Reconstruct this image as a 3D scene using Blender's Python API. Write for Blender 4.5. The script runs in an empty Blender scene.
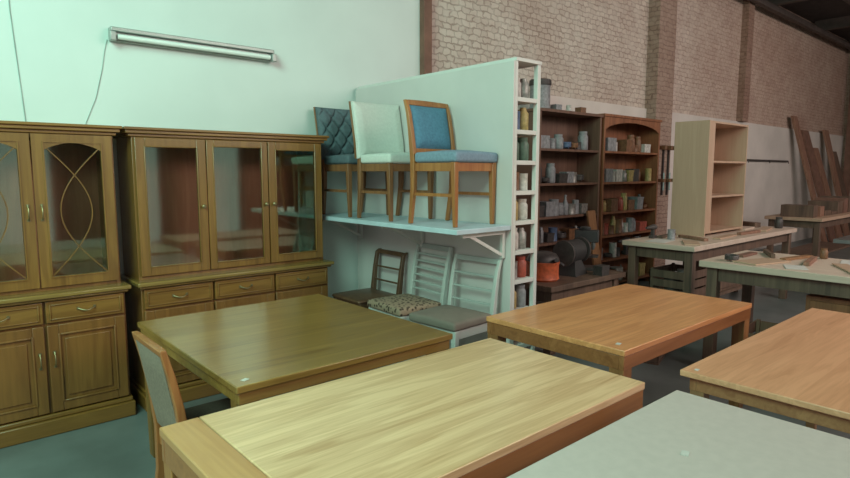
import bpy, bmesh, math, random
from mathutils import Vector, Matrix
random.seed(7)
scene = bpy.context.scene
try:
    scene.view_settings.view_transform = 'Standard'
except Exception as e:
    print(e)
COL = scene.collection

# ------------------------------------------------------------ materials
def new_mat(name):
    m = bpy.data.materials.new(name); m.use_nodes = True
    nt = m.node_tree; b = nt.nodes['Principled BSDF']
    return m, nt, b
def N(nt, t, **kw):
    n = nt.nodes.new(t)
    for k, v in kw.items(): setattr(n, k, v)
    return n
def ramp(nt, stops):
    r = N(nt, 'ShaderNodeValToRGB')
    el = r.color_ramp.elements
    el[0].position, el[0].color = stops[0][0], (*stops[0][1], 1)
    el[1].position, el[1].color = stops[-1][0], (*stops[-1][1], 1)
    for p, c in stops[1:-1]:
        e = el.new(p); e.color = (*c, 1)
    return r
def plain(name, col, rough=.6, metal=0, var=.12, scale=8, bump=0.0):
    m, nt, b = new_mat(name)
    tc = N(nt, 'ShaderNodeTexCoord'); no = N(nt, 'ShaderNodeTexNoise')
    no.inputs['Scale'].default_value = scale; no.inputs['Detail'].default_value = 6
    nt.links.new(tc.outputs['Object'], no.inputs['Vector'])
    lo = tuple(c*(1-var) for c in col); hi = tuple(min(1, c*(1+var)) for c in col)
    r = ramp(nt, [(.3, lo), (.7, hi)])
    nt.links.new(no.outputs['Fac'], r.inputs['Fac'])
    nt.links.new(r.outputs['Color'], b.inputs['Base Color'])
    b.inputs['Roughness'].default_value = rough; b.inputs['Metallic'].default_value = metal
    if bump:
        bp = N(nt, 'ShaderNodeBump'); bp.inputs['Strength'].default_value = bump
        bp.inputs['Distance'].default_value = .01
        nt.links.new(no.outputs['Fac'], bp.inputs['Height']); nt.links.new(bp.outputs['Normal'], b.inputs['Normal'])
    return m
def wood(name, dark, light, axis=0, rough=.35, plank=0.0, grain=1.0, coat=0.0, contrast=.5, rings=.08):
    """streaky timber; grain runs along local axis; optional glued boards of width `plank`"""
    m, nt, b = new_mat(name)
    L = nt.links.new
    tc = N(nt, 'ShaderNodeTexCoord')
    vec = tc.outputs['Object']
    plankfac = None
    if plank:
        sp = N(nt, 'ShaderNodeSeparateXYZ'); L(vec, sp.inputs[0])
        o = sp.outputs[1] if axis == 0 else sp.outputs[0]
        d = N(nt, 'ShaderNodeMath', operation='DIVIDE'); L(o, d.inputs[0]); d.inputs[1].default_value = plank
        fl = N(nt, 'ShaderNodeMath', operation='FLOOR'); L(d.outputs[0], fl.inputs[0])
        wn = N(nt, 'ShaderNodeTexWhiteNoise', noise_dimensions='1D'); L(fl.outputs[0], wn.inputs['W'])
        va = N(nt, 'ShaderNodeVectorMath', operation='MULTIPLY_ADD')
        L(wn.outputs['Color'], va.inputs[0]); va.inputs[1].default_value = (9, 9, 9); L(vec, va.inputs[2])
        vec = va.outputs[0]; plankfac = wn.outputs['Value']
    mp = N(nt, 'ShaderNodeMapping'); L(vec, mp.inputs['Vector'])
    s = [11*grain]*3; s[axis] = .9*grain
    mp.inputs['Scale'].default_value = s
    n1 = N(nt, 'ShaderNodeTexNoise'); n1.inputs['Scale'].default_value = 1.0; n1.inputs['Detail'].default_value = 5
    n1.inputs['Distortion'].default_value = .5; L(mp.outputs[0], n1.inputs['Vector'])
    mp2 = N(nt, 'ShaderNodeMapping'); L(vec, mp2.inputs['Vector'])
    s = [70*grain]*3; s[axis] = 3*grain
    mp2.inputs['Scale'].default_value = s
    n2 = N(nt, 'ShaderNodeTexNoise'); n2.inputs['Scale'].default_value = 1.0; n2.inputs['Detail'].default_value = 3
    L(mp2.outputs[0], n2.inputs['Vector'])
    mu = N(nt, 'ShaderNodeMath', operation='MULTIPLY'); L(n1.outputs['Fac'], mu.inputs[0]); mu.inputs[1].default_value = 34
    si = N(nt, 'ShaderNodeMath', operation='SINE'); L(mu.outputs[0], si.inputs[0])
    m2 = N(nt, 'ShaderNodeMath', operation='MULTIPLY_ADD'); L(si.outputs[0], m2.inputs[0]); m2.inputs[1].default_value = rings
    L(n1.outputs['Fac'], m2.inputs[2])
    m3 = N(nt, 'ShaderNodeMath', operation='MULTIPLY_ADD'); L(n2.outputs['Fac'], m3.inputs[0]); m3.inputs[1].default_value = .5
    L(m2.outputs[0], m3.inputs[2])
    out = m3.outputs[0]
    if plankfac is not None:
        m4 = N(nt, 'ShaderNodeMath', operation='MULTIPLY_ADD'); L(plankfac, m4.inputs[0]); m4.inputs[1].default_value = .22
        L(out, m4.inputs[2]); out = m4.outputs[0]
    c = .78 + (.1 if plank else 0)
    r = ramp(nt, [(max(0, c-contrast*.6), dark), (min(1, c+contrast*.45), light)])
    L(out, r.inputs['Fac']); L(r.outputs['Color'], b.inputs['Base Color'])
    b.inputs['Roughness'].default_value = rough
    if coat:
        b.inputs['Coat Weight'].default_value = coat; b.inputs['Coat Roughness'].default_value = .25
    bp = N(nt, 'ShaderNodeBump'); bp.inputs['Strength'].default_value = .06; bp.inputs['Distance'].default_value = .004
    L(n2.outputs['Fac'], bp.inputs['Height']); L(bp.outputs['Normal'], b.inputs['Normal'])
    return m
def glassy(name, tint=(.94, .95, .92), floor=.0):
    m = bpy.data.materials.new(name); m.use_nodes = True
    nt = m.node_tree; nt.nodes.remove(nt.nodes['Principled BSDF'])
    o = nt.nodes['Material Output']
    tr = N(nt, 'ShaderNodeBsdfTransparent'); tr.inputs[0].default_value = (*tint, 1)
    gl = N(nt, 'ShaderNodeBsdfGlossy'); gl.inputs['Roughness'].default_value = .05
    gl.inputs[0].default_value = (.68, 1, .80, 1)
    fr = N(nt, 'ShaderNodeFresnel'); fr.inputs[0].default_value = 1.45
    ad = N(nt, 'ShaderNodeMath', operation='ADD'); nt.links.new(fr.outputs[0], ad.inputs[0]); ad.inputs[1].default_value = floor
    mx = N(nt, 'ShaderNodeMixShader')
    nt.links.new(ad.outputs[0], mx.inputs[0]); nt.links.new(tr.outputs[0], mx.inputs[1]); nt.links.new(gl.outputs[0], mx.inputs[2])
    nt.links.new(mx.outputs[0], o.inputs[0])
    return m
def brick_mat(name='rough_brick', dim=(1, 1, 1)):
    m, nt, b = new_mat(name); L = nt.links.new
    tc = N(nt, 'ShaderNodeTexCoord'); sp = N(nt, 'ShaderNodeSeparateXYZ'); L(tc.outputs['Object'], sp.inputs[0])
    ad = N(nt, 'ShaderNodeMath', operation='ADD'); L(sp.outputs[0], ad.inputs[0]); L(sp.outputs[1], ad.inputs[1])
    cb = N(nt, 'ShaderNodeCombineXYZ'); L(ad.outputs[0], cb.inputs[0]); L(sp.outputs[2], cb.inputs[1])
    no = N(nt, 'ShaderNodeTexNoise'); no.inputs['Scale'].default_value = 12; L(tc.outputs['Object'], no.inputs['Vector'])
    vm = N(nt, 'ShaderNodeVectorMath', operation='MULTIPLY_ADD'); L(no.outputs['Color'], vm.inputs[0])
    vm.inputs[1].default_value = (.10, .07, 0); L(cb.outputs[0], vm.inputs[2])
    br = N(nt, 'ShaderNodeTexBrick'); L(vm.outputs[0], br.inputs['Vector'])
    br.inputs['Scale'].default_value = 1; br.inputs['Brick Width'].default_value = .112; br.inputs['Row Height'].default_value = .066
    br.inputs['Mortar Size'].default_value = .011; br.inputs['Mortar Smooth'].default_value = 1.0
    d = dim
    br.inputs['Color1'].default_value = (.70*d[0], .635*d[1], .57*d[2], 1); br.inputs['Color2'].default_value = (.58*d[0], .505*d[1], .45*d[2], 1)
    br.inputs['Mortar'].default_value = (.42*d[0], .345*d[1], .30*d[2], 1)
    n2 = N(nt, 'ShaderNodeTexNoise'); n2.inputs['Scale'].default_value = .8; n2.inputs['Detail'].default_value = 10
    L(tc.outputs['Object'], n2.inputs['Vector'])
    r = ramp(nt, [(.3, (.80, .71, .67)), (.65, (1.0, .99, .97))]); L(n2.outputs['Fac'], r.inputs['Fac'])
    n3 = N(nt, 'ShaderNodeTexNoise'); n3.inputs['Scale'].default_value = 8; n3.inputs['Detail'].default_value = 4
    L(tc.outputs['Object'], n3.inputs['Vector'])
    wf = N(nt, 'ShaderNodeMapRange'); L(n3.outputs['Fac'], wf.inputs[0]); wf.inputs[1].default_value = .42; wf.inputs[2].default_value = .72
    wf.inputs[4].default_value = .75
    mw = N(nt, 'ShaderNodeMix', data_type='RGBA'); L(wf.outputs[0], mw.inputs[0]); L(br.outputs['Color'], mw.inputs[6]); mw.inputs[7].default_value = (.70*d[0], .66*d[1], .60*d[2], 1)
    # darker, redder towards the far end: falloff of light put into the colour
    far = N(nt, 'ShaderNodeMapRange'); L(sp.outputs[0], far.inputs[0]); far.inputs[1].default_value = 6.5; far.inputs[2].default_value = 13
    fc = N(nt, 'ShaderNodeMix', data_type='RGBA'); L(far.outputs[0], fc.inputs[0]); fc.inputs[6].default_value = (1, 1, 1, 1); fc.inputs[7].default_value = (.84, .68, .62, 1)
    mx = N(nt, 'ShaderNodeMix', data_type='RGBA', blend_type='MULTIPLY'); mx.inputs[0].default_value = 1
    L(mw.outputs[2], mx.inputs[6]); L(r.outputs['Color'], mx.inputs[7])
    mz = N(nt, 'ShaderNodeMix', data_type='RGBA', blend_type='MULTIPLY'); mz.inputs[0].default_value = 1
    L(mx.outputs[2], mz.inputs[6]); L(fc.outputs[2], mz.inputs[7])
    L(mz.outputs[2], b.inputs['Base Color']); b.inputs['Roughness'].default_value = .9
    inv = N(nt, 'ShaderNodeMath', operation='MULTIPLY_ADD'); L(br.outputs['Fac'], inv.inputs[0]); inv.inputs[1].default_value = -1
    L(no.outputs['Fac'], inv.inputs[2])
    bp = N(nt, 'ShaderNodeBump'); bp.inputs['Strength'].default_value = .5; bp.inputs['Distance'].default_value = .02
    L(inv.outputs[0], bp.inputs['Height']); L(bp.outputs['Normal'], b.inputs['Normal'])
    return m

M = {}
M['plaster'] = plain('white_plaster', (.68, .74, .71), .7, var=.05, scale=1.5)
M['dirtyplaster'] = plain('aged_plaster', (.66, .60, .55), .85, var=.10, scale=1.6, bump=.1)
M['addedwall'] = plain('dark_added_wall', (.13, .10, .09), .9, var=.14, scale=1.6)
M['brick'] = brick_mat()
M['brickdark'] = brick_mat('dark_pillar_brick', (.62, .52, .48))
M['concrete'] = plain('concrete_floor', (.15, .17, .165), .4, var=.25, scale=2.2, bump=.1)
M['roof'] = plain('dark_roof', (.06, .048, .045), .9, var=.2)
M['beam'] = plain('roof_steel', (.10, .075, .065), .7, var=.2)
H1, H2 = (.165, .068, .014), (.285, .135, .03)
M['hutch'] = wood('varnished_cedar', H1, H2, 2, .32, coat=.5, contrast=.6)
M['hutchh'] = wood('varnished_cedar_rail', H1, H2, 0, .32, coat=.5, contrast=.6)
M['hutchlow'] = wood('varnished_cedar_lower', (.15, .056, .013), (.25, .108, .026), 2, .36, coat=.4, contrast=.6)
M['hutchtop'] = wood('varnished_counter', (.20, .115, .03), (.32, .19, .05), 0, .25, coat=.7, contrast=.7)
M['hutchin'] = wood('cabinet_interior', (.36, .12, .07), (.52, .20, .12), 2, .6, contrast=.8)
M['glass'] = glassy('cabinet_glass', floor=.055)
M['brass'] = plain('old_brass', (.30, .24, .13), .45, .85)
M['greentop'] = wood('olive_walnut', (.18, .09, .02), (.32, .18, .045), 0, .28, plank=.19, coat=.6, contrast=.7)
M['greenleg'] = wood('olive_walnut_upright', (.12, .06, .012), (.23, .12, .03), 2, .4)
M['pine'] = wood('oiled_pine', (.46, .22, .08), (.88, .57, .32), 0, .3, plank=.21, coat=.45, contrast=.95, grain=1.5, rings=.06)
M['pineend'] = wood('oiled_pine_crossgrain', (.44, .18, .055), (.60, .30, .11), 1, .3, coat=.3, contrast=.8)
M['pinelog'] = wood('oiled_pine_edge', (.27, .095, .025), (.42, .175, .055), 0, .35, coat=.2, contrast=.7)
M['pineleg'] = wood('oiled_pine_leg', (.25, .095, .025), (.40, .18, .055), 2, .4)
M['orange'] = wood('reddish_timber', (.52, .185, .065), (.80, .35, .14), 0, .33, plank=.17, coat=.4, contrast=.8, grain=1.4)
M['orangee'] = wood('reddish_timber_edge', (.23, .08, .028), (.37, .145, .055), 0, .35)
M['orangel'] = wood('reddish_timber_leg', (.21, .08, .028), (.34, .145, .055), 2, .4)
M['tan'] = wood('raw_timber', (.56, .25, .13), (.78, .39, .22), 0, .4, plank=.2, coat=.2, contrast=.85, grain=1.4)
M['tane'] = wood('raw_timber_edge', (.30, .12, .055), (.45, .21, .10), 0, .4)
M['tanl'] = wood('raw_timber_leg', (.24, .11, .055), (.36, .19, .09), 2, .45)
M['greytop'] = plain('grey_laminate', (.60, .52, .48), .42, var=.04, scale=30)
M['greyedge'] = plain('grey_laminate_edge', (.40, .36, .33), .45, var=.05)
M['white'] = plain('white_paint', (.66, .63, .60), .5, var=.04)
M['chairwhite'] = plain('shaded_white_chair_paint', (.52, .52, .49), .5, var=.04)  # white darkened: shade under the shelf is put into the colour
M['slat'] = plain('shaded_white_slat_paint', (.40, .41, .39), .5, var=.04)  # white slats toned down further, under-shelf shade painted in
M['whitepanel'] = plain('white_board', (.62, .56, .54), .55, var=.06, scale=2)
M['bluewhite'] = plain('pale_blue_board', (.50, .59, .65), .45, var=.08)
M['chairwood'] = wood('reddish_chair_timber', (.30, .10, .03), (.44, .18, .06), 2, .35)
M['darkwood'] = wood('dark_chair_timber', (.09, .04, .025), (.15, .075, .04), 2, .4)
M['midwood'] = wood('brown_chair_timber', (.18, .07, .03), (.30, .13, .055), 2, .4)
M['bluefab'] = plain('teal_blue_fabric', (.09, .22, .32), .9, var=.15, scale=60, bump=.2)
M['blueseat'] = plain('slate_blue_fabric', (.20, .27, .35), .85, var=.12, scale=60)
M['cream'] = plain('cream_fabric', (.66, .66, .61), .85, var=.05, scale=50)
M['tealfab'] = plain('greyish_blue_velvet', (.10, .135, .155), .75, var=.15, scale=30)
M['greyfab'] = plain('grey_brown_fabric', (.22, .17, .125), .9, var=.15, scale=70, bump=.2)
M['brownseat'] = plain('dark_brown_fabric', (.09, .06, .045), .9, var=.15, scale=70)
M['tanfab'] = plain('taupe_seat_fabric', (.22, .175, .145), .8, var=.1)
def leopard():
    m, nt, b = new_mat('leopard_fabric')
    tc = N(nt, 'ShaderNodeTexCoord'); v = N(nt, 'ShaderNodeTexVoronoi'); v.inputs['Scale'].default_value = 38
    nt.links.new(tc.outputs['Object'], v.inputs['Vector'])
    r = ramp(nt, [(.25, (.05, .03, .02)), (.5, (.34, .23, .16))]); nt.links.new(v.outputs['Distance'], r.inputs['Fac'])
    nt.links.new(r.outputs['Color'], b.inputs['Base Color']); b.inputs['Roughness'].default_value = .9
    return m
M['leopard'] = leopard()
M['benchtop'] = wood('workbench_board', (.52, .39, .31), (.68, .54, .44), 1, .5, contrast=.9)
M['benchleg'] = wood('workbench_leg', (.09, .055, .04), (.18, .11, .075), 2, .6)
M['mdf'] = wood('birch_ply', (.44, .28, .19), (.54, .37, .26), 2, .5, contrast=1.0)
M['shelfwood'] = wood('stained_shelf_timber', (.18, .065, .028), (.32, .125, .055), 2, .5)
M['shelfdark'] = wood('dark_shelf_timber', (.12, .06, .042), (.19, .10, .065), 2, .6)
M['metal'] = plain('grey_metal', (.35, .36, .36), .35, .8)
M['lampbody'] = plain('lamp_enamel', (.36, .38, .36), .4, .3, var=.06)
M['tube'] = plain('glass_tube', (.80, .86, .82), .2, var=.02)
M['black'] = plain('black_plastic', (.04, .038, .038), .5)
M['paper'] = plain('paper', (.60, .58, .54), .8, var=.03)
M['wire'] = plain('cable_rubber', (.34, .42, .39), .6)
M['plankw'] = wood('old_plank', (.20, .095, .06), (.34, .18, .12), 2, .7)
M['rust'] = plain('rusty_brown_paint', (.20, .10, .07), .7, var=.2)
itemcols = {'white': (.52, .49, .45), 'grey': (.25, .25, .26), 'red': (.36, .07, .045), 'orange': (.55, .12, .045), 'yellow': (.40, .29, .11),
            'blue': (.09, .13, .22), 'green': (.09, .14, .10), 'brown': (.19, .09, .045), 'dark': (.06, .05, .047), 'tin': (.32, .30, .28)}
for k, c in itemcols.items(): M['i_'+k] = plain('item_'+k, c, .5, .5 if k == 'tin' else 0, var=.3, scale=30)

# ------------------------------------------------------------ mesh builder
class MB:
    def __init__(s): s.v = []; s.f = []
    def box(s, x0, x1, y0, y1, z0, z1):
        n = len(s.v)
        s.v += [(x0,y0,z0),(x1,y0,z0),(x1,y1,z0),(x0,y1,z0),(x0,y0,z1),(x1,y0,z1),(x1,y1,z1),(x0,y1,z1)]
        s.f += [tuple(n+i for i in q) for q in [(0,3,2,1),(4,5,6,7),(0,1,5,4),(1,2,6,5),(2,3,7,6),(3,0,4,7)]]
        return s
    def frame(s, x0, x1, z0, z1, w, y0, y1, wt=None):
        wt = wt or w
        s.box(x0, x0+w, y0, y1, z0, z1); s.box(x1-w, x1, y0, y1, z0, z1)
        s.box(x0+w, x1-w, y0, y1, z0, z0+w); s.box(x0+w, x1-w, y0, y1, z1-wt, z1); return s
    def sweep(s, pts, sizes):
        """rectangular section in the horizontal plane, swept through points"""
        n = len(s.v)
        for (x, y, z), (a, b) in zip(pts, sizes):
            s.v += [(x-a/2,y-b/2,z),(x+a/2,y-b/2,z),(x+a/2,y+b/2,z),(x-a/2,y+b/2,z)]
        for i in range(len(pts)-1):
            k = n+4*i
            for j in range(4):
                s.f.append((k+j, k+(j+1)%4, k+4+(j+1)%4, k+4+j))
        s.f.append((n+3,n+2,n+1,n)); k = n+4*(len(pts)-1); s.f.append((k,k+1,k+2,k+3)); return s
    def tube(s, pts, r, seg=8):
        n = len(s.v); pts = [Vector(p) for p in pts]
        rs = r if isinstance(r, (list, tuple)) else [r]*len(pts)
        for i, p in enumerate(pts):
            d = (pts[min(i+1, len(pts)-1)]-pts[max(i-1, 0)]).normalized()
            up = Vector((0,0,1)) if abs(d.z) < .9 else Vector((1,0,0))
            a = d.cross(up).normalized(); b = d.cross(a)
            for j in range(seg):
                t = 2*math.pi*j/seg
                s.v.append(tuple(p + a*math.cos(t)*rs[i] + b*math.sin(t)*rs[i]))
        for i in range(len(pts)-1):
            k = n+seg*i
            for j in range(seg): s.f.append((k+j, k+(j+1)%seg, k+seg+(j+1)%seg, k+seg+j))
        s.f.append(tuple(n+j for j in range(seg))); s.f.append(tuple(n+seg*(len(pts)-1)+j for j in range(seg))[::-1]); return s
    def lathe(s, prof, cx=0, cy=0, seg=20):
        n = len(s.v)
        for r, z in prof:
            for j in range(seg):
                t = 2*math.pi*j/seg; s.v.append((cx+r*math.cos(t), cy+r*math.sin(t), z))
        for i in range(len(prof)-1):
            k = n+seg*i
            for j in range(seg): s.f.append((k+j, k+(j+1)%seg, k+seg+(j+1)%seg, k+seg+j))
        s.f.append(tuple(n+j for j in range(seg))[::-1]); s.f.append(tuple(n+seg*(len(prof)-1)+j for j in range(seg))); return s
    def strip(s, pts, w, y0, y1):
        """ribbon following 2-D (x,z) points, thickness w, between y0..y1"""
        n = len(s.v)
        for i, (x, z) in enumerate(pts):
            a = pts[max(i-1, 0)]; b = pts[min(i+1, len(pts)-1)]
            dx, dz = b[0]-a[0], b[1]-a[1]; l = math.hypot(dx, dz); nx, nz = -dz/l*w/2, dx/l*w/2
            s.v += [(x+nx,y0,z+nz),(x-nx,y0,z-nz),(x-nx,y1,z-nz),(x+nx,y1,z+nz)]
        for i in range(len(pts)-1):
            k = n+4*i
            for j in range(4): s.f.append((k+j, k+(j+1)%4, k+4+(j+1)%4, k+4+j))
        s.f.append((n+3,n+2,n+1,n)); k = n+4*(len(pts)-1); s.f.append((k,k+1,k+2,k+3)); return s
    def grid(s, nu, nv, fn):
        n = len(s.v)
        for i in range(nu+1):
            for j in range(nv+1): s.v.append(fn(i/nu, j/nv))
        for i in range(nu):
            for j in range(nv):
                k = n+i*(nv+1)+j; s.f.append((k, k+nv+1, k+nv+2, k+1))
        return s
    def xf(s, fn): s.v = [fn(*p) for p in s.v]; return s
    def mesh(s, name, mat):
        me = bpy.data.meshes.new(name); me.from_pydata(s.v, [], s.f)
        bm = bmesh.new(); bm.from_mesh(me)
        bmesh.ops.recalc_face_normals(bm, faces=bm.faces)
        for f in bm.faces: f.smooth = True
        for e in bm.edges:
            if len(e.link_faces) == 2 and e.calc_face_angle(0) > math.radians(38): e.smooth = False
        bm.to_mesh(me); bm.free(); me.materials.append(M[mat]); return me

def obj(name, mb, mat, parent=None, loc=(0,0,0), rot=0, bevel=0, seg=2, label=None):
    me = mb.mesh(name, mat); o = bpy.data.objects.new(name, me); COL.objects.link(o)
    o.location = loc; o.rotation_euler = (0,0,rot) if not isinstance(rot, tuple) else rot
    if parent: o.parent = parent
    if bevel:
        b = o.modifiers.new('bevel', 'BEVEL'); b.width = bevel; b.segments = seg; b.limit_method = 'ANGLE'; b.angle_limit = math.radians(40)
        b.harden_normals = False
        if seg > 2:
            for e in me.edges: e.use_edge_sharp = False
    if label: o['label'] = label
    return o
def thing(name, label, cat, loc=(0,0,0), rot=0, group=None):
    e = bpy.data.objects.new(name, None); e.empty_display_size = .1; COL.objects.link(e)
    e.location = loc; e.rotation_euler = (0,0,rot); e['label'] = label; e['category'] = cat
    if group: e['group'] = group
    return e
def solo(name, mb, mat, label, cat, loc=(0,0,0), rot=0, group=None, **k):
    o = obj(name, mb, mat, None, loc, rot, **k); o['label'] = label; o['category'] = cat
    if group: o['group'] = group
    return o
def struct(name, mb, mat):
    o = obj(name, mb, mat); o['kind'] = 'structure'; return o

# ------------------------------------------------------------ room
WY = 4.55; CZ = 4.95
struct('floor', MB().box(-4, 18.8, -6.2, 4.75, -.1, 0), 'concrete')
struct('wall_left', MB().box(-4, 3.93, WY, WY+.2, 0, CZ), 'plaster')
struct('wall_back', MB().box(3.93, 18.8, WY+.02, WY+.22, 0, CZ), 'brick')
struct('wall_lower', MB().box(3.93, 18.6, WY-.01, WY+.03, 0, 2.54), 'dirtyplaster')
struct('wall_right', MB().box(18.6, 18.8, -6, WY+.02, 0, CZ), 'brick')
struct('ceiling', MB().box(-4, 18.8, -6.2, 4.8, CZ, CZ+.1), 'roof')
# unseen low wall, added; its gaps shape strip reflections in cabinet glass, open above
struct('wall_front_added', MB().box(-4, 1.0, -6.2, -6.0, 0, 2.7).box(2.2, 3.75, -6.2, -6.0, 0, 2.7).box(4.35, 5.45, -6.2, -6.0, 0, 2.7)
       .box(6.3, 8.3, -6.2, -6.0, 0, 2.7).box(8.75, 18.8, -6.2, -6.0, 0, 2.7), 'addedwall')
struct('trim_1', MB().box(3.90, 4.0, WY-.07, WY+.02, 0, CZ), 'rust')
struct('trim_2', MB().box(8.35, 8.85, WY-.16, WY+.05, 0, CZ), 'brickdark')
struct('trim_3', MB().box(11.7, 11.95, WY-.1, WY+.05, 2.54, CZ), 'brickdark')
k = 4
for x in (9.5, 12.5, 15.5, 18.2):
    struct('trim_%d' % k, MB().box(x, x+.14, -5.9, 4.5, CZ-.22, CZ), 'beam'); k += 1
for y in (4.3, 3.2, 2.1):
    struct('trim_%d' % k, MB().box(-3.9, 18.5, y, y+.08, CZ-.32, CZ-.22), 'beam'); k += 1
struct('trim_%d' % k, MB().box(18.45, 18.58, 4.3, 4.45, 0, 4.6), 'rust')

# ------------------------------------------------------------ hutch cabinets
def handle(parent, x, y, z, kind):
    if kind == 'knob':
        b = MB().lathe([(.004,0),(.006,.012),(.013,.018),(.014,.026),(.008,.031)], seg=12).xf(lambda a,b,c: (x+a, y-c, z+b))
        obj('knob', b, 'brass', parent)
    elif kind == 'pull':
        pts = [(x-.045+.09*i/8, y-.006-.02*math.sin(math.pi*i/8), z-.014*math.sin(math.pi*i/8)) for i in range(9)]
        b = MB().tube(pts, .004, 8); b.box(x-.052, x-.038, y-.004, y, z-.009, z+.009); b.box(x+.038, x+.052, y-.004, y, z-.009, z+.009)
        obj('handle', b, 'brass', parent)
    else:
        pts = [(x, y-.006-.018*math.sin(math.pi*i/8), z-.045+.09*i/8) for i in range(9)]
        b = MB().tube(pts, .004, 8); b.box(x-.008, x+.008, y-.004, y, z-.052, z-.038); b.box(x-.008, x+.008, y-.004, y, z+.038, z+.052)
        obj('handle', b, 'brass', parent)
def hutch(x0, W, label, ndoor, style):
    T = thing('display_cabinet', label, 'cabinet', (x0+W/2, 4.06, 0))
    h = W/2; DB = .46; H = 1.885; U0 = .10
    b = MB().box(-h+.01, h-.01, .045, DB, .13, .845)
    obj('base_body', b, 'hutchlow', T, bevel=.003)
    obj('plinth', MB().box(-h-.01, h+.01, .005, DB, 0, .10).box(-h, h, .02, DB, .10, .13), 'hutchh', T, bevel=.008)
    obj('counter', MB().box(-h-.02, h+.02, -.015, DB+.005, .85, .878).box(-h-.005, h+.005, .005, DB+.005, .832, .85), 'hutchtop', T, bevel=.007, seg=2)
    u = MB().box(-h+.015, -h+.04, U0, DB, .878, 1.83).box(h-.04, h-.015, U0, DB, .878, 1.83)
    u.box(-h+.04, h-.04, U0, DB, 1.80, 1.83).box(-h+.04, h-.04, U0, DB, .878, .90)
    obj('upper_body', u, 'hutch', T, bevel=.002)
    obj('back_panel', MB().box(-h+.04, h-.04, DB-.012, DB, .90, 1.80), 'hutchin', T)
    obj('cornice', MB().box(-h-.005, h+.005, U0-.015, DB+.01, 1.83, 1.85).box(-h-.025, h+.025, U0-.035, DB+.01, 1.85, 1.872).box(-h-.035, h+.035, U0-.05, DB+.01, 1.872, 1.89), 'hutchh', T, bevel=.004)
    uw = (W-.05)/ndoor
    for i in range(ndoor):
        a = -h+.025+i*uw+.004; c = a+uw-.008; z0, z1 = .905, 1.825
        y0, y1 = U0-.022, U0-.001
        fw = .062
        if ndoor == 3 and i == 1: fw = .05
        f = MB()
        if style == 'arch':
            f.frame(a, c, z0, z1, fw, y0, y1, wt=.05)
            gx0, gx1 = a+fw, c-fw; n = 14
            for q in range(n):
                t0, t1 = q/n, (q+1)/n
                xa, xb = gx0+(gx1-gx0)*t0, gx0+(gx1-gx0)*t1
                za = z1-.05-.045*(1-math.sin(math.pi*t0)**.8 if 0 < t0 < 1 else 1); zb = z1-.05-.045*(1-math.sin(math.pi*t1)**.8 if 0 < t1 < 1 else 1)
                kk = len(f.v)
                f.v += [(xa,y0,za),(xb,y0,zb),(xb,y0,z1-.05),(xa,y0,z1-.05),(xa,y1,za),(xb,y1,zb),(xb,y1,z1-.05),(xa,y1,z1-.05)]
                f.f += [tuple(kk+j for j in qd) for qd in [(0,1,2,3),(4,5,6,7),(0,1,5,4)]]
        else:
            f.frame(a, c, z0, z1, fw, y0, y1)
        f.frame(a+fw-.008, c-fw+.008, z0+fw-.008, z1-.042 if style == 'arch' else z1-fw+.008, .008, y0-.006, y0)
        d = obj('glass_door', f, 'hutch', T, bevel=.003)
        obj('glass_pane', MB().box(a+fw-.005, c-fw+.005, y0+.009, y0+.013, z0+fw-.005, z1-.045 if style == 'arch' else z1-fw+.005), 'glass', d)
        if style == 'arch':
            mb = MB(); gx0, gx1 = a+fw, c-fw; gw = gx1-gx0; gz0, gz1 = z0+fw, z1-.07
            for sgn in (0, 1):
                pts = []
                for q in range(25):
                    t = q/24; xx = gw*.78*math.sin(math.pi*t)
                    pts.append(((gx0+xx) if sgn == 0 else (gx1-xx), gz0+(gz1-gz0)*t))
                mb.strip(pts, .005, y0+.001, y0+.009)
            obj('muntin', mb, 'hutch', d)
        if ndoor == 2: hx = c-fw/2 if i == 0 else a+fw/2
        else: hx = c-fw/2 if i in (0, 1) else a+fw/2
        handle(d, hx, y0, 1.36, 'upright' if style == 'arch' else 'knob')
    lw = (W-.03)/ndoor
    for i in range(ndoor):
        a = -h+.015+i*lw+.008; c = a+lw-.016
        y1 = .044; y0 = .022
        dr = MB().box(a, c, y0, y1, .695, .825).frame(a+.018, c-.018, .712, .808, .008, y0-.007, y0)
        d = obj('drawer', dr, 'hutchh', T, bevel=.003)
        handle(d, (a+c)/2, y0, .765, 'pull')
        ld = MB().box(a, c, y0+.008, y1, .14, .68).frame(a, c, .14, .68, .06, y0, y0+.008).frame(a+.055, c-.055, .195, .625, .012, y0-.006, y0+.004)
        ld.box(a+.09, c-.09, y0, y0+.01, .23, .59)
        d = obj('door', ld, 'hutchlow', T, bevel=.004)
        hx = c-.03 if i in (0, 1) and not (ndoor == 2 and i == 1) else a+.03
        handle(d, hx, y0, .47, 'upright')
    return T
hutch(.08, .92, 'olive-brown varnished wooden display cabinet with curved muntins over arched glass doors', 2, 'arch')
hutch(1.08, 1.45, 'olive-brown varnished wooden display cabinet with three plain glass doors above drawers', 3, 'plain')

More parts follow.
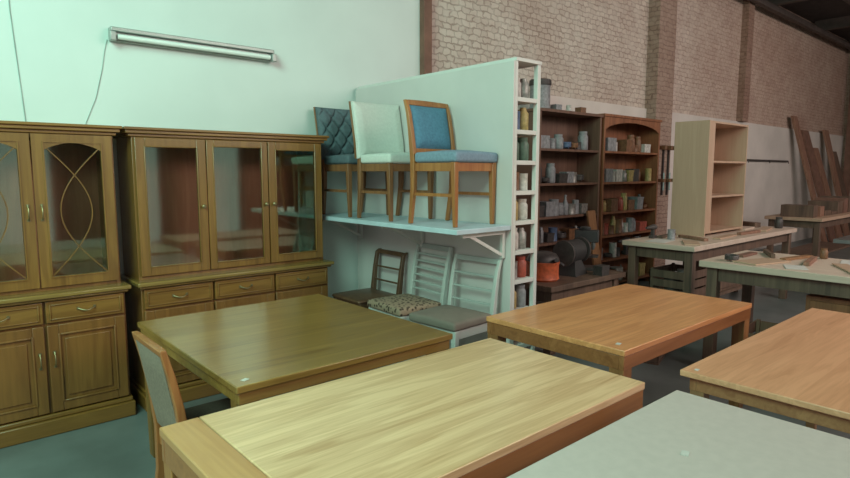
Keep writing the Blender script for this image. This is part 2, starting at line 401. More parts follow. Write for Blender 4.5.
# ------------------------------------------------------------ wall lamp + cables
L = thing('fluorescent_lamp', 'unlit tube lamp fixture fixed flat on the white wall', 'lamp', (1.69, WY, 2.53))
obj('lamp_housing', MB().box(-.6, .6, -.045, 0, -.04, .05).box(-.6, .6, -.075, -.045, .02, .05), 'lampbody', L, bevel=.006)
obj('tube', MB().tube([(-.56,-.07,-.014),(.56,-.07,-.014)], .018, 14), 'tube', L)
for sx in (-1, 1): obj('lamp_socket', MB().box(sx*.59-.018, sx*.59+.018, -.095, -.045, -.045, .015), 'lampbody', L, bevel=.004)
cy = WY-.004
pts = [(1.08, cy, 2.50), (1.06, cy, 2.42), (1.04, cy, 2.3), (.99, cy, 2.1), (.92, cy, 1.93), (.90, cy, 1.7), (.90, cy, 0)]
solo('power_cable', MB().tube(pts, .0025, 6), 'wire', 'thin grey cable running down the wall from the lamp', 'cable')
solo('power_cable', MB().tube([(.53, cy, 4.94), (.54, cy, 2.6), (.58, cy, 1.9), (.60, cy, 1.6), (.60, cy, 0)], .003, 6), 'wire', 'thin cable running straight down the white wall', 'cable')

# ------------------------------------------------------------ tables
def table(name, label, x0, x1, y0, y1, top, edge, leg, th=.035, ap=.07, inset=.004, lw=.08, H=.77, end=None, linset=0):
    T = thing(name, label, 'table', ((x0+x1)/2, (y0+y1)/2, 0))
    a, b = (x1-x0)/2, (y1-y0)/2
    ex = .13 if end else 0
    t = obj('tabletop', MB().box(-a+ex, a, -b, b, H-th, H), top, T, bevel=.004)
    if end: obj('breadboard_end', MB().box(-a, -a+ex-.002, -b, b, H-th, H), end, T, bevel=.004)
    z0, z1 = H-th-ap, H-th; i = inset; w = .028
    obj('apron', MB().box(-a+i, a-i, -b+i, -b+i+w, z0, z1).box(-a+i, a-i, b-i-w, b-i, z0, z1)
        .box(-a+i, -a+i+w, -b+i+w, b-i-w, z0, z1).box(a-i-w, a-i, -b+i+w, b-i-w, z0, z1), edge, T, bevel=.003)
    q = i+linset
    for sx in (-1, 1):
        for sy in (-1, 1):
            cx, cy = sx*(a-q-lw/2-.001), sy*(b-q-lw/2-.001)
            obj('leg', MB().sweep([(cx, cy, 0), (cx, cy, z1)], [(lw*.8, lw*.8), (lw, lw)]), leg, T, bevel=.004)
    return T
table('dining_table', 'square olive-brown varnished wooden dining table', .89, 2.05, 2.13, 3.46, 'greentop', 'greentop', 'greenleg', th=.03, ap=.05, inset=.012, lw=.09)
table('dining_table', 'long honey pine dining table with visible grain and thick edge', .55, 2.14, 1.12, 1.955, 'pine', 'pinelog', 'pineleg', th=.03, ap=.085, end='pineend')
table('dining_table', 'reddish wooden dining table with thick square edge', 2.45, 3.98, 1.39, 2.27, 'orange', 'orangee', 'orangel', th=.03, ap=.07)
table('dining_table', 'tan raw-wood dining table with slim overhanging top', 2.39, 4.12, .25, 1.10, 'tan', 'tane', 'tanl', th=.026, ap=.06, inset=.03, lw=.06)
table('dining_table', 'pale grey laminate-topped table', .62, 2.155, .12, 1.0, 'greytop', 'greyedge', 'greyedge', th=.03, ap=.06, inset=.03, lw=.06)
for (x, y, r, w) in [(.95, 2.19, .4, .03), (2.53, 1.47, .2, .03), (2.44, 1.05, .1, .022), (1.67, .74, .3, .032)]:
    solo('price_tag', MB().box(-w/2, w/2, -w*.35, w*.35, 0, .0015), 'paper', 'small blank white paper tag lying on a tabletop', 'tag', (x, y, .7705), r, group='paper tags on the tables')

# ------------------------------------------------------------ chairs
def up_chair(label, loc, rot, wmat, seatmat, backmat, style='panel', group=None, w=.44, H=.88, slats=5, smat=None, st=.06):
    """front of the chair is local -y"""
    T = thing('dining_chair', label, 'chair', loc, rot, group)
    h = w/2
    rail = .43
    for sx in (-1, 1):
        obj('leg', MB().sweep([(sx*(h-.03), -.20, 0), (sx*(h-.025), -.195, rail)], [(.026, .026), (.042, .042)]), wmat, T, bevel=.004)
        P = [(sx*(h-.03), .235, 0), (sx*(h-.022), .195, .25), (sx*(h-.02), .19, .45), (sx*(h-.018), .215, .65), (sx*(h-.018), .24, .78), (sx*(h-.016), .27, H)]
        S = [(.026, .03), (.034, .036), (.036, .042), (.032, .034), (.03, .03), (.026, .026)]
        if style in ('tuft', 'pad'): P, S = P[:3]+[(sx*(h-.03), .21, .6)], S[:3]+[(.02, .02)]
        obj('leg', MB().sweep(P, S), wmat, T, bevel=.004)
    obj('seat_frame', MB().box(-h+.045, h-.045, -.208, -.186, rail-.06, rail-.003).box(-h+.04, h-.04, .175, .2, rail-.06, rail-.003)
        .box(-h+.014, -h+.034, -.175, .17, rail-.06, rail-.003).box(h-.034, h-.014, -.175, .17, rail-.06, rail-.003), wmat, T, bevel=.002)
    def crown(x, y, z):
        if z > rail+st*.9:
            z += .018*max(0, (1-(x/h)**2))*max(0, 1-((y+.03)/.2)**2)
        return (x, y, z)
    b = MB()
    n = 8
    def col(u, v): return (-h+w*u, -.23+.398*v)
    b.grid(n, n, lambda u, v: (*col(u, v), rail+st)).xf(crown)
    b.grid(n, n, lambda u, v: (*col(u, v), rail))
    nn = (n+1)*(n+1)
    ring = [i*(n+1) for i in range(n+1)]+[n*(n+1)+j for j in range(1, n+1)]+[i*(n+1)+n for i in range(n-1, -1, -1)]+[j for j in range(n-1, 0, -1)]
    for i in range(len(ring)):
        p, q = ring[i], ring[(i+1) % len(ring)]
        b.f.append((p, q, q+nn, p+nn))
    obj('seat', b, seatmat, T, bevel=.02, seg=4)
    flat = lambda x, y, z: (x, y+.19+max(0, (z-.45))*.10+max(0, z-.6)*.11, z)
    bend = lambda x, y, z: (x, y+.19+max(0, (z-.45))*.10+max(0, z-.6)*.11+.02*(1-(x/h)**2), z)
    if style == 'panel':
        g = MB()
        n = 10
        for q in range(n+1):
            x = -h+.026+(w-.052)*q/n
            g.v += [(x, -.014, H-.035), (x, .014, H-.035), (x, .014, H+.006*math.sin(math.pi*q/n)), (x, -.014, H+.006*math.sin(math.pi*q/n))]
        for q in range(n):
            for j in range(4): g.f.append((4*q+j, 4*q+(j+1) % 4, 4*q+4+(j+1) % 4, 4*q+4+j))
        g.f.append((3, 2, 1, 0)); g.f.append((4*n, 4*n+1, 4*n+2, 4*n+3))
        obj('top_rail', g.xf(bend), wmat, T, bevel=.004)
        obj('lower_rail', MB().box(-h+.035, h-.035, -.01, .01, .50, .53).xf(lambda x, y, z: (x, y+.195, z)), wmat, T, bevel=.003)
        e = lambda u, v: min(1, 5*min(u, 1-u, v, 1-v))**.6
        b = MB().grid(14, 14, lambda u, v: (-h+.034+(w-.068)*u, -.008-.03*e(u, v), .53+(H-.565)*v))
        b.grid(14, 14, lambda u, v: (-h+.034+(w-.068)*u, .008+.01*e(u, v), .53+(H-.565)*v))
        obj('backrest', b.xf(bend), backmat, T)
    elif style in ('tuft', 'pad'):
        def fn(u, v):
            e = min(1, 7*min(u, 1-u, v, 1-v))**.5; a = 5*math.pi
            d = min(1, 1.6*(abs(math.sin(a/2*(u*1.4+v)))*abs(math.sin(a/2*(u*1.4-v))))**.5) if style == 'tuft' else .3
            return (-h-.005+(w+.01)*u, -.015-.02*e-.032*d*e, .47+(H-.455)*v)
        b = MB().grid(60, 60, fn)
        b.grid(6, 6, lambda u, v: (-h-.005+(w+.01)*u, .02, .47+(H-.455)*v))
        for (u0, v0, u1, v1) in [(0,0,1,0),(0,1,1,1),(0,0,0,1),(1,0,1,1)]:
            b.grid(1, 8, lambda s_, t_: (-h-.005+(w+.01)*(u0+(u1-u0)*t_), -.015+.035*s_, .47+(H-.455)*(v0+(v1-v0)*t_)))
        obj('backrest', b.xf(bend), backmat, T)
        g = MB()
        for q in range(12):
            za, zb = .47+(H-.452)*q/12, .47+(H-.452)*(q+1)/12
            for p in range(8):
                xa, xb = -h-.010+(w+.020)*p/8, -h-.010+(w+.020)*(p+1)/8
                g.box(xa, xb, .014, .036, za, zb)
        obj('back_shell', g.xf(bend), wmat, T)
    elif style == 'ladder':
        b = MB()
        for i in range(slats):
            z0 = .54+(H-.57)*i/(slats-1)
            b.box(-h+.03, h-.03, -.006, .006, z0-.006, z0+(.03 if i == slats-1 else .008))
        obj('backrest', b.xf(flat), smat or wmat, T, bevel=.002)
    elif style == 'full':
        obj('top_rail', MB().box(-h+.024, h-.024, -.016, .016, H-.03, H).xf(flat), wmat, T, bevel=.006)
        b = MB().grid(12, 12, lambda u, v: (-h+.03+(w-.06)*u, .012+.01*min(1, 6*min(u, 1-u, v, 1-v)), .47+(H-.50)*v))
        obj('backrest', b.box(-h+.03, h-.03, -.018, .012, .47, H-.03).xf(flat), backmat, T)
    for sx in (-1, 1):
        obj('stretcher', MB().box(sx*(h-.028)-.008, sx*(h-.028)+.008, -.185, .195, .20, .222), wmat, T)
    return T
SZ = 1.235
g = 'chairs standing on the wall shelf'
up_chair('reddish wood chair with teal-blue padded back on the shelf', (2.87, 2.99, SZ), math.radians(3), 'chairwood', 'blueseat', 'bluefab', group=g, H=.87, st=.07)
up_chair('chair with pale cream padded back and brown legs on the shelf', (2.86, 3.63, SZ), math.radians(-2), 'midwood', 'cream', 'cream', 'pad', group=g, H=.90, st=.07)
up_chair('chair with dark greyish-blue button-tufted back on the shelf', (2.86, 4.17, SZ), math.radians(-2), 'midwood', 'tealfab', 'tealfab', 'tuft', group=g, H=.90, st=.07)
up_chair('wooden chair with grey-brown fabric back tucked in at the olive table', (.965, 2.56, 0), math.radians(90), 'chairwood', 'brownseat', 'greyfab', 'full', H=.90, w=.40)
PZ = .13
solo('plinth_board', MB().box(2.57, 3.08, 2.66, 4.5, .09, PZ).box(2.6, 2.66, 2.7, 4.4, 0, .09).box(2.95, 3.0, 2.7, 4.4, 0, .09), 'whitepanel', 'low white platform beside the white partition, holding chairs', 'platform')
g2 = 'chairs under the wall shelf'
up_chair('white open-backed chair with taupe seat below the shelf', (2.80, 2.91, PZ), math.radians(-86), 'chairwhite', 'tanfab', None, 'ladder', group=g2, H=.86, slats=4, smat='slat')
up_chair('white ladder-back chair with leopard-print seat below the shelf', (2.81, 3.43, PZ-.0), math.radians(-93), 'chairwhite', 'leopard', None, 'ladder', group=g2, H=.90, slats=7, smat='slat')
up_chair('dark brown wooden chair with slatted back below the shelf', (2.81, 3.95, PZ), math.radians(-90), 'darkwood', 'darkwood', None, 'ladder', group=g2, H=.80, slats=3, w=.40, st=.03)

# ------------------------------------------------------------ wall shelf on partition
S = thing('wall_shelf', 'pale blue-white board shelf bracketed to the white partition', 'shelf', (3.10, 3.57, 1.2))
obj('shelf_board', MB().box(-.52, 0, -.92, .92, 0, .034), 'bluewhite', S, bevel=.004)
for y in (-.86, 0, .86):
    obj('bracket', MB().box(-.42, 0, y-.012, y+.012, -.03, -.001).box(-.03, 0, y-.012, y+.012, -.20, -.03)
        .sweep([(-.02, y, -.18), (-.33, y, -.03)], [(.05, .02), (.05, .02)]), 'white', S)

# ------------------------------------------------------------ white partition shelving
PX0, PX1, PY0, PY1, PH = 3.105, 3.395, 2.65, 4.52, 2.345
P = thing('shelving_unit', 'tall white open shelving unit with solid white side panel', 'shelf', ((PX0+PX1)/2, (PY0+PY1)/2, 0))
a, b = (PX1-PX0)/2, (PY1-PY0)/2
obj('side_panel', MB().box(-a, -a+.02, -b, b, 0, PH), 'whitepanel', P, bevel=.002)
for y in (-b, -.02, b-.035):
    obj('post', MB().box(a-.035, a, y, y+.035, 0, PH), 'white', P, bevel=.002)
    obj('post', MB().box(-a+.021, -a+.045, y, y+.035, 0, PH), 'white', P, bevel=.002)
zs = [.08, .36, .62, .84, 1.05, 1.26, 1.47, 1.68, 1.89, 2.11]
for z in zs:
    obj('shelf', MB().box(-a+.046, a-.036, -b+.001, b, z-.03, z), 'white', P, bevel=.002)
obj('shelf', MB().box(-a+.021, a+.005, -b-.004, b, PH+.001, PH+.025), 'white', P, bevel=.002)

# ------------------------------------------------------------ small goods
KM = {}
KM['jar'] = (MB().lathe([(.045,0),(.052,.01),(.052,.11),(.04,.13),(.042,.135),(.042,.155),(.0,.156)]), 'lidded jar', 'jar', .106)
KM['tin_can'] = (MB().lathe([(.05,0),(.05,.004),(.048,.007),(.048,.123),(.05,.126),(.05,.13),(.045,.128),(0,.128)]), 'paint tin', 'can', .102)
KM['bottle'] = (MB().lathe([(.032,0),(.036,.008),(.036,.12),(.014,.165),(.012,.2),(.015,.202),(.015,.22),(0,.221)]), 'plastic bottle', 'bottle', .075)
KM['spray_can'] = (MB().lathe([(.031,0),(.033,.004),(.033,.15),(.022,.17),(.022,.172),(.018,.2),(0,.201)]), 'spray can', 'can', .068)
KM['cardboard_box'] = (MB().box(-.08,.08,-.06,.06,0,.11).box(-.082,.082,-.062,.062,.085,.115), 'small lidded box', 'box', .166)
KM['bin'] = (MB().sweep([(0,0,0),(0,0,.10),(0,0,.101),(0,0,.115)], [(.14,.15),(.15,.165),(.16,.17),(.16,.17)]), 'plastic parts bin', 'bin', .162)
coil = MB().tube([(.055*math.cos(t)*(1+.06*math.sin(3*t)), .055*math.sin(t), .02+.012*(t/6.28)) for t in [i*.35 for i in range(60)]], .011, 6)
KM['cable_coil'] = (coil, 'coil of cable', 'cable', .14)
dr = MB().tube([(-.1,0,.13),(-.05,0,.13),(.05,0,.13),(.07,0,.13),(.11,0,.13)], [.012,.016,.032,.036,.03], 12).box(.04,.075,-.018,.018,.03,.11).box(.02,.1,-.03,.03,0,.035)
KM['power_drill'] = (dr, 'cordless drill', 'drill', .22)
cache = {}
colname = {'white': 'white', 'grey': 'grey', 'red': 'red', 'orange': 'orange', 'yellow': 'yellow', 'blue': 'blue', 'green': 'green', 'brown': 'brown', 'dark': 'black', 'tin': 'bare metal'}
def goods(kind, col, loc, rot, s, group, where, sz=None):
    if kind in ('bin', 'cable_coil', 'power_drill') and col in ('white', 'tin'): col = 'dark'
    key = (kind, col)
    if key not in cache:
        me = KM[kind][0].mesh(kind, 'i_'+col); cache[key] = me
    o = bpy.data.objects.new(kind, cache[key]); COL.objects.link(o)
    o.location = loc; o.rotation_euler = (0,0,rot); o.scale = (s,s,sz or s)
    o['label'] = '%s %s %s' % (colname[col], KM[kind][1], where); o['category'] = KM[kind][2]; o['group'] = group
kinds = ['jar', 'tin_can', 'bottle', 'cardboard_box', 'cardboard_box', 'bin', 'jar', 'tin_can', 'cable_coil', 'power_drill', 'tin_can', 'spray_can', 'bin']
cols = ['red', 'grey', 'yellow', 'dark', 'brown', 'blue', 'green', 'white', 'dark', 'tin', 'dark', 'brown', 'tin']
for zi, z in enumerate(zs[2:]):
    y = PY0+.08
    for q in range(6):
        cx = (PX0+PX1)/2+.005
        if q % 2 == 0:
            for sx in (-1, 1):
                kd = random.choice(['jar', 'spray_can', 'tin_can'])
                goods(kd, random.choice(cols), (cx+sx*.048, y, z+.0005), 0, .88 if kd != 'spray_can' else 1.2, 'goods on the white shelving unit', 'on a narrow white shelf', random.uniform(.7, .85) if kd == 'spray_can' else random.uniform(.85, 1.08))
        else:
            goods('cardboard_box', random.choice(cols), (cx, y+.02, z+.0005), math.pi/2, .98, 'goods on the white shelving unit', 'on a narrow white shelf', random.uniform(1.0, 1.45))
        y += .15

# ------------------------------------------------------------ bookshelves on the far wall
def bookshelf(x0, x1, y0, y1, H, shelves, side, label, back=None, valance=False):
    T = thing('bookshelf', label, 'shelf', ((x0+x1)/2, (y0+y1)/2, 0)); a, b = (x1-x0)/2, (y1-y0)/2
    for sx in (-1, 1):
        xa = -a if sx < 0 else a-.035
        obj('side_panel', MB().box(xa, xa+.035, -b, b, 0, H), side, T, bevel=.003)
    for z in shelves: obj('shelf', MB().box(-a+.036, a-.036, -b+.01, b-.012, z-.028, z), side, T, bevel=.002)
    obj('top_board', MB().box(-a-.015, a+.015, -b-.015, b, H+.001, H+.035), side, T, bevel=.003)
    if valance:
        f = MB(); n = 16; xa0, xb0 = -a+.036, a-.036
        for q in range(n):
            t0, t1 = q/n, (q+1)/n; x0_, x1_ = xa0+(xb0-xa0)*t0, xa0+(xb0-xa0)*t1
            z0_ = H-.16+.11*math.sin(math.pi*t0)**.6; z1_ = H-.16+.11*math.sin(math.pi*t1)**.6 if t1 < 1 else H-.16
            kk = len(f.v)
            f.v += [(x0_,-b,z0_),(x1_,-b,z1_),(x1_,-b,H),(x0_,-b,H),(x0_,-b+.02,z0_),(x1_,-b+.02,z1_),(x1_,-b+.02,H),(x0_,-b+.02,H)]
            f.f += [tuple(kk+j for j in qd) for qd in [(0,1,2,3),(4,5,6,7),(0,1,5,4)]]
        obj('valance', f, side, T)
    if back: obj('back_panel', MB().box(-a+.036, a-.036, b-.01, b, .02, H), back, T)
    return T
lv = [.12, .45, .77, 1.08, 1.47, 1.87]
bookshelf(5.35, 6.60, 4.18, 4.52, 2.28, lv[2:], 'shelfdark', 'dark brown shelf rack crowded with jars, tins and bottles', back='shelfdark')
bookshelf(6.66, 8.1, 4.18, 4.52, 2.30, lv, 'shelfwood', 'reddish-brown wooden bookshelf holding boxes and tins', back='shelfwood', valance=True)
for (xa, xb, lvls, gname, where, cc, dens) in [(5.40, 6.55, lv[2:], 'goods on the dark rack', 'on the dark rack', ['white','grey','grey','dark','tin','blue','brown','dark','tin','dark','grey','brown'], .99),
                                     (6.71, 8.05, lv, 'goods on the brown bookshelf', 'on the brown bookshelf', ['brown','red','dark','white','tin','brown','dark','brown','grey','dark','yellow'], .95)]:
    for z in lvls:
        x = xa
        while True:
            kd = random.choice(kinds); s = random.uniform(.8, 1.25); wd = KM[kd][3]*s
            if x+wd > xb: break
            if random.random() < dens:
                mxz = {'bottle': 1.1, 'spray_can': 1.2}.get(kd, 1.5)
                goods(kd, random.choice(cc), (x+wd/2, 4.29+random.uniform(-.01, .02), z+.0005), 0, s, gname, where, min(mxz, s*random.uniform(.8, 1.7)))
            x += wd+random.uniform(.002, .01)
J = thing('storage_tin', 'large dark lidded tin on top of the dark rack', 'tin', (5.50, 4.3, 2.316))
obj('tin_body', MB().lathe([(.115,0),(.12,.005),(.12,.02),(.115,.03),(.115,.25),(.12,.26),(0,.262)], seg=28), 'i_grey', J)
obj('lid', MB().lathe([(.122,.263),(.125,.268),(.125,.32),(.115,.33),(.0,.332)], seg=28), 'i_dark', J)
for x, kd, c in [(5.85, 'cardboard_box', 'grey'), (6.1, 'tin_can', 'white'), (6.35, 'cardboard_box', 'brown')]:
    goods(kd, c, (x, 4.33, 2.316), 0, .7, 'goods on top of the shelves', 'on top of a tall shelf')

# ------------------------------------------------------------ workbenches
def bench(label, x0, x1, y0, y1, H=.9, th=.05, low=True, top='benchtop', leg='benchleg'):
    T = thing('workbench', label, 'workbench', ((x0+x1)/2, (y0+y1)/2, 0)); a, b = (x1-x0)/2, (y1-y0)/2
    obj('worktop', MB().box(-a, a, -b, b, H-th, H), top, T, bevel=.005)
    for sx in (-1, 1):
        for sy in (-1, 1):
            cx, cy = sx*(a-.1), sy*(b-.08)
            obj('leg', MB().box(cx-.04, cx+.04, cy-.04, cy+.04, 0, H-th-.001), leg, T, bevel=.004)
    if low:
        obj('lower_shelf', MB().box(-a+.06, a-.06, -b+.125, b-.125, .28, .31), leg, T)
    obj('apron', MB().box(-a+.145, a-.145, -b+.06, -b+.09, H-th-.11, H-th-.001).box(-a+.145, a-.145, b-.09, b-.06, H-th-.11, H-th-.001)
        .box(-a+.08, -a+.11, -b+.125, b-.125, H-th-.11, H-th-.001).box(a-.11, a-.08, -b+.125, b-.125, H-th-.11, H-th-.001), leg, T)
    return T
bench('long pale-topped wooden workbench carrying a small bookcase', 5.5, 8.35, 2.45, 3.2)
bench('pale-topped workbench scattered with papers and boards', 4.69, 5.63, .35, 2.05, low=False)
bench('far wooden workbench covered in offcuts', 10.3, 12.8, 2.7, 3.5, top='mdf')
T = thing('bookcase', 'small unpainted plywood bookcase standing on the workbench', 'bookcase', (6.95, 2.96, .9)); a, b = .52, .19
for xa in (-a, a-.022): obj('side_panel', MB().box(xa, xa+.022, -b, b, 0, 1.25), 'mdf', T, bevel=.002)
obj('back_panel', MB().box(-a+.023, a-.023, b-.012, b, 0, 1.25), 'mdf', T)
for z in (.03, .42, .80, 1.225): obj('shelf', MB().box(-a+.023, a-.023, -b+.004, b-.013, z, z+.022), 'mdf', T, bevel=.002)
obj('face_board', MB().box(-a+.023, -a+.14, -b, -b+.004, .053, 1.224), 'mdf', T)

def block(name, label, cat, x0, x1, y0, y1, z0, z1, mat, rot=0, group=None):
    cx, cy = (x0+x1)/2, (y0+y1)/2
    return solo(name, MB().box(x0-cx, x1-cx, y0-cy, y1-cy, 0, z1-z0), mat, label, cat, (cx, cy, z0), rot, group, bevel=.003)
def stick(x, y, ln, w_, h_, rot, mat, label, group):
    """a long narrow offcut / strip"""
    return solo('wood_strip' if 'paper' not in label else 'paper_sheet', MB().box(-ln/2, ln/2, -w_/2, w_/2, 0, h_), mat, label, 'timber' if 'paper' not in label else 'paper', (x, y, .901), rot, group, bevel=.0015)
gb = 'offcuts on the workbench'
for (x, y, ln, w_, h_, r, mt) in [(5.0, .62, .55, .05, .02, 1.5, 'plankw'), (5.12, .62, .5, .03, .03, 1.62, 'benchleg'), (5.32, .7, .42, .16, .012, 1.3, 'mdf'), (5.02, 1.12, .5, .10, .012, .5, 'mdf'),
     (5.4, 1.16, .36, .22, .004, .2, 'paper'), (4.86, 1.42, .2, .14, .004, .4, 'paper'), (5.2, 1.42, .42, .04, .03, .15, 'plankw'), (5.35, 1.56, .4, .05, .02, -.2, 'tanl'), (4.95, 1.68, .4, .2, .012, -.3, 'mdf'),
     (5.4, 1.78, .34, .03, .035, .5, 'benchleg'), (5.25, 1.9, .3, .06, .02, 0, 'rust')]:
    stick(x, y, ln, w_, h_, r, mt, 'thin %s lying on the pale workbench' % ('sheet of paper' if mt == 'paper' else 'wood offcut'), gb)
for kd, c, x, y, s in [('power_drill', 'dark', 5.48, .95, .9), ('tin_can', 'dark', 4.85, 1.0, .55), ('jar', 'brown', 5.53, 1.42, .55), ('cable_coil', 'dark', 4.84, 1.86, .8)]:
    goods(kd, c, (x, y, .901), .6, s, 'goods on the workbench', 'on the workbench')
gb = 'offcuts on the long workbench'
for (x, y, ln, w_, h_, r, mt) in [(5.75, 2.6, .36, .14, .012, .5, 'mdf'), (5.72, 2.9, .3, .2, .004, .1, 'paper'), (6.12, 2.75, .4, .05, .03, 1.1, 'plankw'), (6.15, 3.05, .4, .06, .025, .1, 'benchleg'), (6.55, 2.6, .5, .08, .015, .06, 'mdf'),
     (7.15, 2.58, .5, .05, .03, -.05, 'plankw'), (7.75, 2.62, .5, .1, .02, .2, 'mdf'), (7.7, 2.85, .4, .16, .02, .1, 'benchtop'), (7.75, 3.05, .4, .06, .05, 0, 'plankw'), (8.12, 2.95, .3, .1, .06, 1.2, 'benchleg')]:
    stick(x, y, ln, w_, h_, r, mt, 'thin %s lying on the long workbench' % ('sheet of paper' if mt == 'paper' else 'wood offcut'), gb)
for kd, c, x, y, s in [('power_drill', 'dark', 5.85, 3.08, .9), ('tin_can', 'grey', 5.95, 2.9, .8), ('jar', 'dark', 8.15, 2.6, .9)]:
    goods(kd, c, (x, y, .901), 0, s, 'goods on the long workbench', 'on the long workbench')
for i in range(7):
    x = 10.5+i*.33
    block('timber_offcut', 'rough timber offcut on the far workbench', 'timber', x-.13, x+.13, 2.85, 3.3, .901, .93+random.uniform(.02, .24), random.choice(['plankw', 'benchleg', 'rust', 'benchleg']), random.uniform(-.08, .08), 'offcuts on the far workbench')
D = thing('drawer_chest', 'reddish-brown wooden chest with two drawers under a workbench', 'chest', (5.15, 1.0, 0))
obj('body', MB().box(-.25, .25, -.35, .35, 0, .70), 'shelfwood', D, bevel=.004)
for z in (.07, .39):
    d = obj('drawer', MB().box(-.272, -.251, -.32, .32, z, z+.28), 'shelfwood', D, bevel=.004)
    obj('knob', MB().tube([(-.273, 0, z+.14), (-.30, 0, z+.14)], [.012, .018], 10), 'brass', d)
def crate(label, loc, w, d, h, mat, rot=0):
    T = thing('crate', label, 'crate', loc, rot)
    b = MB().box(-w/2, w/2, -d/2, d/2, 0, .015)
    for i in range(3):
        z0 = .015+i*(h-.015)/3+.006; z1 = z0+(h-.015)/3-.02
        b.box(-w/2, w/2, -d/2, -d/2+.012, z0, z1).box(-w/2, w/2, d/2-.012, d/2, z0, z1).box(-w/2, -w/2+.012, -d/2, d/2, z0, z1).box(w/2-.012, w/2, -d/2, d/2, z0, z1)
    for sx in (-1, 1):
        for sy in (-1, 1):
            b.box(sx*(w/2-.025)-.013, sx*(w/2-.025)+.013, sy*(d/2-.025)-.013, sy*(d/2-.025)+.013, .015, h)
    obj('crate_body', b, mat, T)
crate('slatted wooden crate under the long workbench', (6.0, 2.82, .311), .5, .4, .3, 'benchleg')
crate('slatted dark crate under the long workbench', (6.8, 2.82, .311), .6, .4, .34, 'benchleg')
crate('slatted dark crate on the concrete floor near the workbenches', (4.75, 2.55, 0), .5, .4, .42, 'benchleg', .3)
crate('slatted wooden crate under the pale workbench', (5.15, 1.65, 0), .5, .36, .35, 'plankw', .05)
for x, kd, c in [(5.85, 'tin_can', 'dark'), (6.1, 'jar', 'tin')]:
    goods(kd, c, (x, 2.82, .327), 0, 1.6, 'goods stored in the crate', 'inside a wooden crate')
for x, y, kd, c, s in [(7.3, 2.8, 'tin_can', 'dark', 2.2), (7.6, 2.8, 'tin_can', 'grey', 2.0), (7.95, 2.8, 'cardboard_box', 'brown', 1.8), (6.38, 2.8, 'tin_can', 'red', 1.6)]:
    goods(kd, c, (x, y, .3105), 0, s, 'goods on the lower bench shelf', 'under the long workbench')
T = thing('table_saw', 'dark cast-metal table saw in the workshop', 'saw', (8.9, 1.6, 0))
obj('cabinet', MB().sweep([(0,0,0),(0,0,.75)], [(.7,.6),(.6,.5)]), 'i_dark', T, bevel=.01)
obj('saw_table', MB().box(-.6, .6, -.45, .45, .751, .80), 'metal', T, bevel=.004)
obj('fence', MB().box(.2, .26, -.45, .45, .801, .87), 'i_dark', T)
obj('blade', MB().lathe([(.0,-.002),(.15,-.002),(.15,.002),(0,.002)], seg=32).xf(lambda x,y,z: (z-.05, x, y+.80)), 'metal', T)

bench('low dark side bench with small machines on it', 4.05, 5.25, 3.0, 3.6, H=.62, top='benchleg', low=False)
B = .6205
G = thing('bench_grinder', 'black bench grinder with two dark wheels', 'grinder', (4.74, 3.28, B), .2)
G.scale = (1.15, 1.15, 1.3)
obj('motor', MB().tube([(-.13,0,.17),(-.11,0,.17),(.11,0,.17),(.13,0,.17)], [.06,.085,.085,.06], 20), 'black', G)
obj('foot', MB().sweep([(0,0,0),(0,0,.03),(0,0,.12)], [(.24,.18),(.22,.16),(.12,.1)]), 'black', G)
for sx in (-1, 1):
    obj('wheel', MB().tube([(sx*.15,0,.17),(sx*.18,0,.17)], .095, 24), 'i_dark', G)
G = thing('bench_drill', 'dark bench drill press with column and table', 'drill', (5.09, 3.37, B), .5)
obj('foot', MB().box(-.1, .1, -.12, .1, 0, .03), 'i_dark', G, bevel=.005)
obj('column', MB().tube([(0,.05,.03),(0,.05,.40)], .02, 12), 'metal', G)
obj('head', MB().box(-.06, .06, -.13, .10, .28, .40).lathe([(.05,.40),(.055,.43),(0,.44)], 0, .0), 'black', G, bevel=.006)
obj('chuck', MB().lathe([(.02,.28),(.022,.24),(.008,.2),(0,.2)], 0, -.08, 12), 'metal', G)
obj('drill_table', MB().box(-.08, .08, -.13, .05, .13, .145), 'i_dark', G)
V = thing('vacuum_cleaner', 'orange-red round drum vacuum with black motor head', 'vacuum', (4.29, 3.28, B), .3)
V.scale = (1.2, 1.2, 1.2)
obj('drum', MB().lathe([(.11,0),(.12,.01),(.125,.015),(.12,.03),(.12,.12),(.126,.13),(.126,.145),(0,.145)], seg=28), 'i_orange', V)
obj('motor_head', MB().lathe([(.122,.146),(.122,.165),(.10,.20),(.06,.215),(0,.22)], seg=28), 'i_dark', V)
obj('hose', MB().tube([(.12*math.cos(t), -.12+.05*math.sin(t)-.02*t, .10+.03*t) for t in [i*.3 for i in range(9)]], .014, 10), 'black', V)
for x, y, kd, c, s in [(4.92, 3.07, 'cardboard_box', 'dark', .8), (4.25, 3.53, 'bottle', 'grey', 1.0), (4.43, 3.53, 'tin_can', 'dark', 1.1), (4.72, 3.53, 'bin', 'dark', .7), (4.90, 3.53, 'spray_can', 'brown', 1.2)]:
    goods(kd, c, (x, y, B), 0, s, 'goods on the side bench', 'on the low side bench')
def plank(x0, y0, x1, y1, L, w, t, mat, label, z0=0, name='timber_plank', group=None):
    d = Vector((x1-x0, y1-y0, 0)); h = math.sqrt(max(.01, L*L-d.length**2))
    b = MB(); b.sweep([(0,0,0),(d.x,d.y,h)], [(w,t),(w,t)])
    return solo(name, b, mat, label, 'plank', (x0, y0, z0), 0, group)
plank(6.28, 3.9, 6.35, 4.14, 1.15, .16, .025, 'tanl', 'honey-coloured board leaning on the dark rack')
gp = 'planks leaning on the wall'
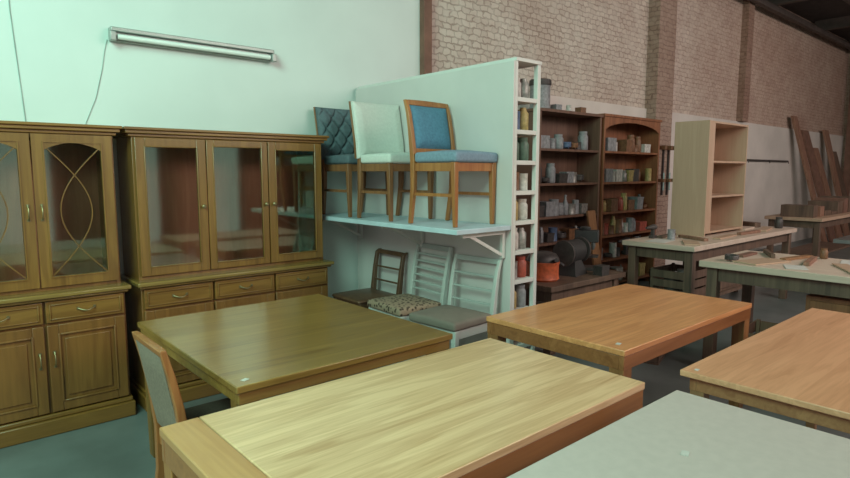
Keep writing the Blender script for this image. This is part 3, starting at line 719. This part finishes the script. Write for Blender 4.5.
for i, (Lh, w, mt, ln) in enumerate([(3.0, .26, 'plankw', .95), (2.7, .40, 'rust', .8), (2.3, .36, 'plankw', .6), (2.7, .34, 'plankw', .5), (2.2, .42, 'benchleg', .35)]):
    x0 = 15.4+i*.6
    plank(x0, 3.95, x0-ln, 4.46, Lh, w, .05, mt, 'wide old brown timber plank leaning against the wall', group=gp)
R = thing('wall_rail', 'thin dark metal rail with hooks on the plaster wall', 'rail', (13.2, 4.5, 1.83))
obj('rail', MB().tube([(-1.2,0,0),(1.2,0,0)], .02, 8), 'i_dark', R)
for x in (-1.1, 0, 1.1): obj('hook', MB().tube([(x,.04,0),(x,-.04,0),(x,-.05,-.05)], .01, 6), 'i_dark', R)
for i, x in enumerate((8.42, 8.6, 8.76)):
    C = thing('bar_clamp', 'dark metal bar clamp hanging on the brick pillar', 'clamp', (x, 4.361, 1.25), 0, 'clamps on the pillar')
    obj('bar', MB().box(-.012, .012, 0, .03, 0, .75), 'i_dark', C)
    obj('jaw', MB().box(-.03, .03, -.12, .029, .68, .74), 'i_brown', C, bevel=.005)
    obj('jaw', MB().box(-.03, .03, -.12, .029, .2, .25), 'i_brown', C, bevel=.005)
    obj('screw', MB().tube([(0,-.1,.08),(0,-.1,.34)], .012, 8), 'metal', C)

# ------------------------------------------------------------ light
def area(name, loc, target, sx, sy, power, col):
    l = bpy.data.lights.new(name, 'AREA'); l.shape = 'RECTANGLE'; l.size = sx; l.size_y = sy; l.energy = power; l.color = col
    o = bpy.data.objects.new(name, l); COL.objects.link(o); o.location = loc
    o.rotation_euler = (Vector(target)-Vector(loc)).to_track_quat('-Z', 'Y').to_euler(); return o
area('daylight_left', (-1.7, 1.2, 4.0), (.7, 4.4, 1.6), 2.4, 2.0, 230, (.50, 1.0, .78))
area('fill_right', (5.0, -2.5, 4.7), (5.0, 3.5, 1.0), 4, 3, 320, (1.0, .86, .79))  # added warm fill for the right side, no roof opening there
area('fill_right_far', (11, -2.5, 4.6), (12, 4.0, 1.5), 5, 3, 230, (1.0, .84, .78))  # second added warm fill, brightens the far wall
w = bpy.data.worlds.new('world'); scene.world = w; w.use_nodes = True
bg = w.node_tree.nodes['Background']; bg.inputs[0].default_value = (.93, .96, .92, 1); bg.inputs[1].default_value = .75

# ------------------------------------------------------------ camera
cd = bpy.data.cameras.new('camera'); cam = bpy.data.objects.new('camera', cd); COL.objects.link(cam)
cam.location = (0, 0, 1.6); cam.rotation_euler = (math.radians(90-6.52), 0, math.radians(48.9-90))
cd.lens = 586/850*36; cd.sensor_width = 36; cd.clip_start = .05
scene.camera = cam
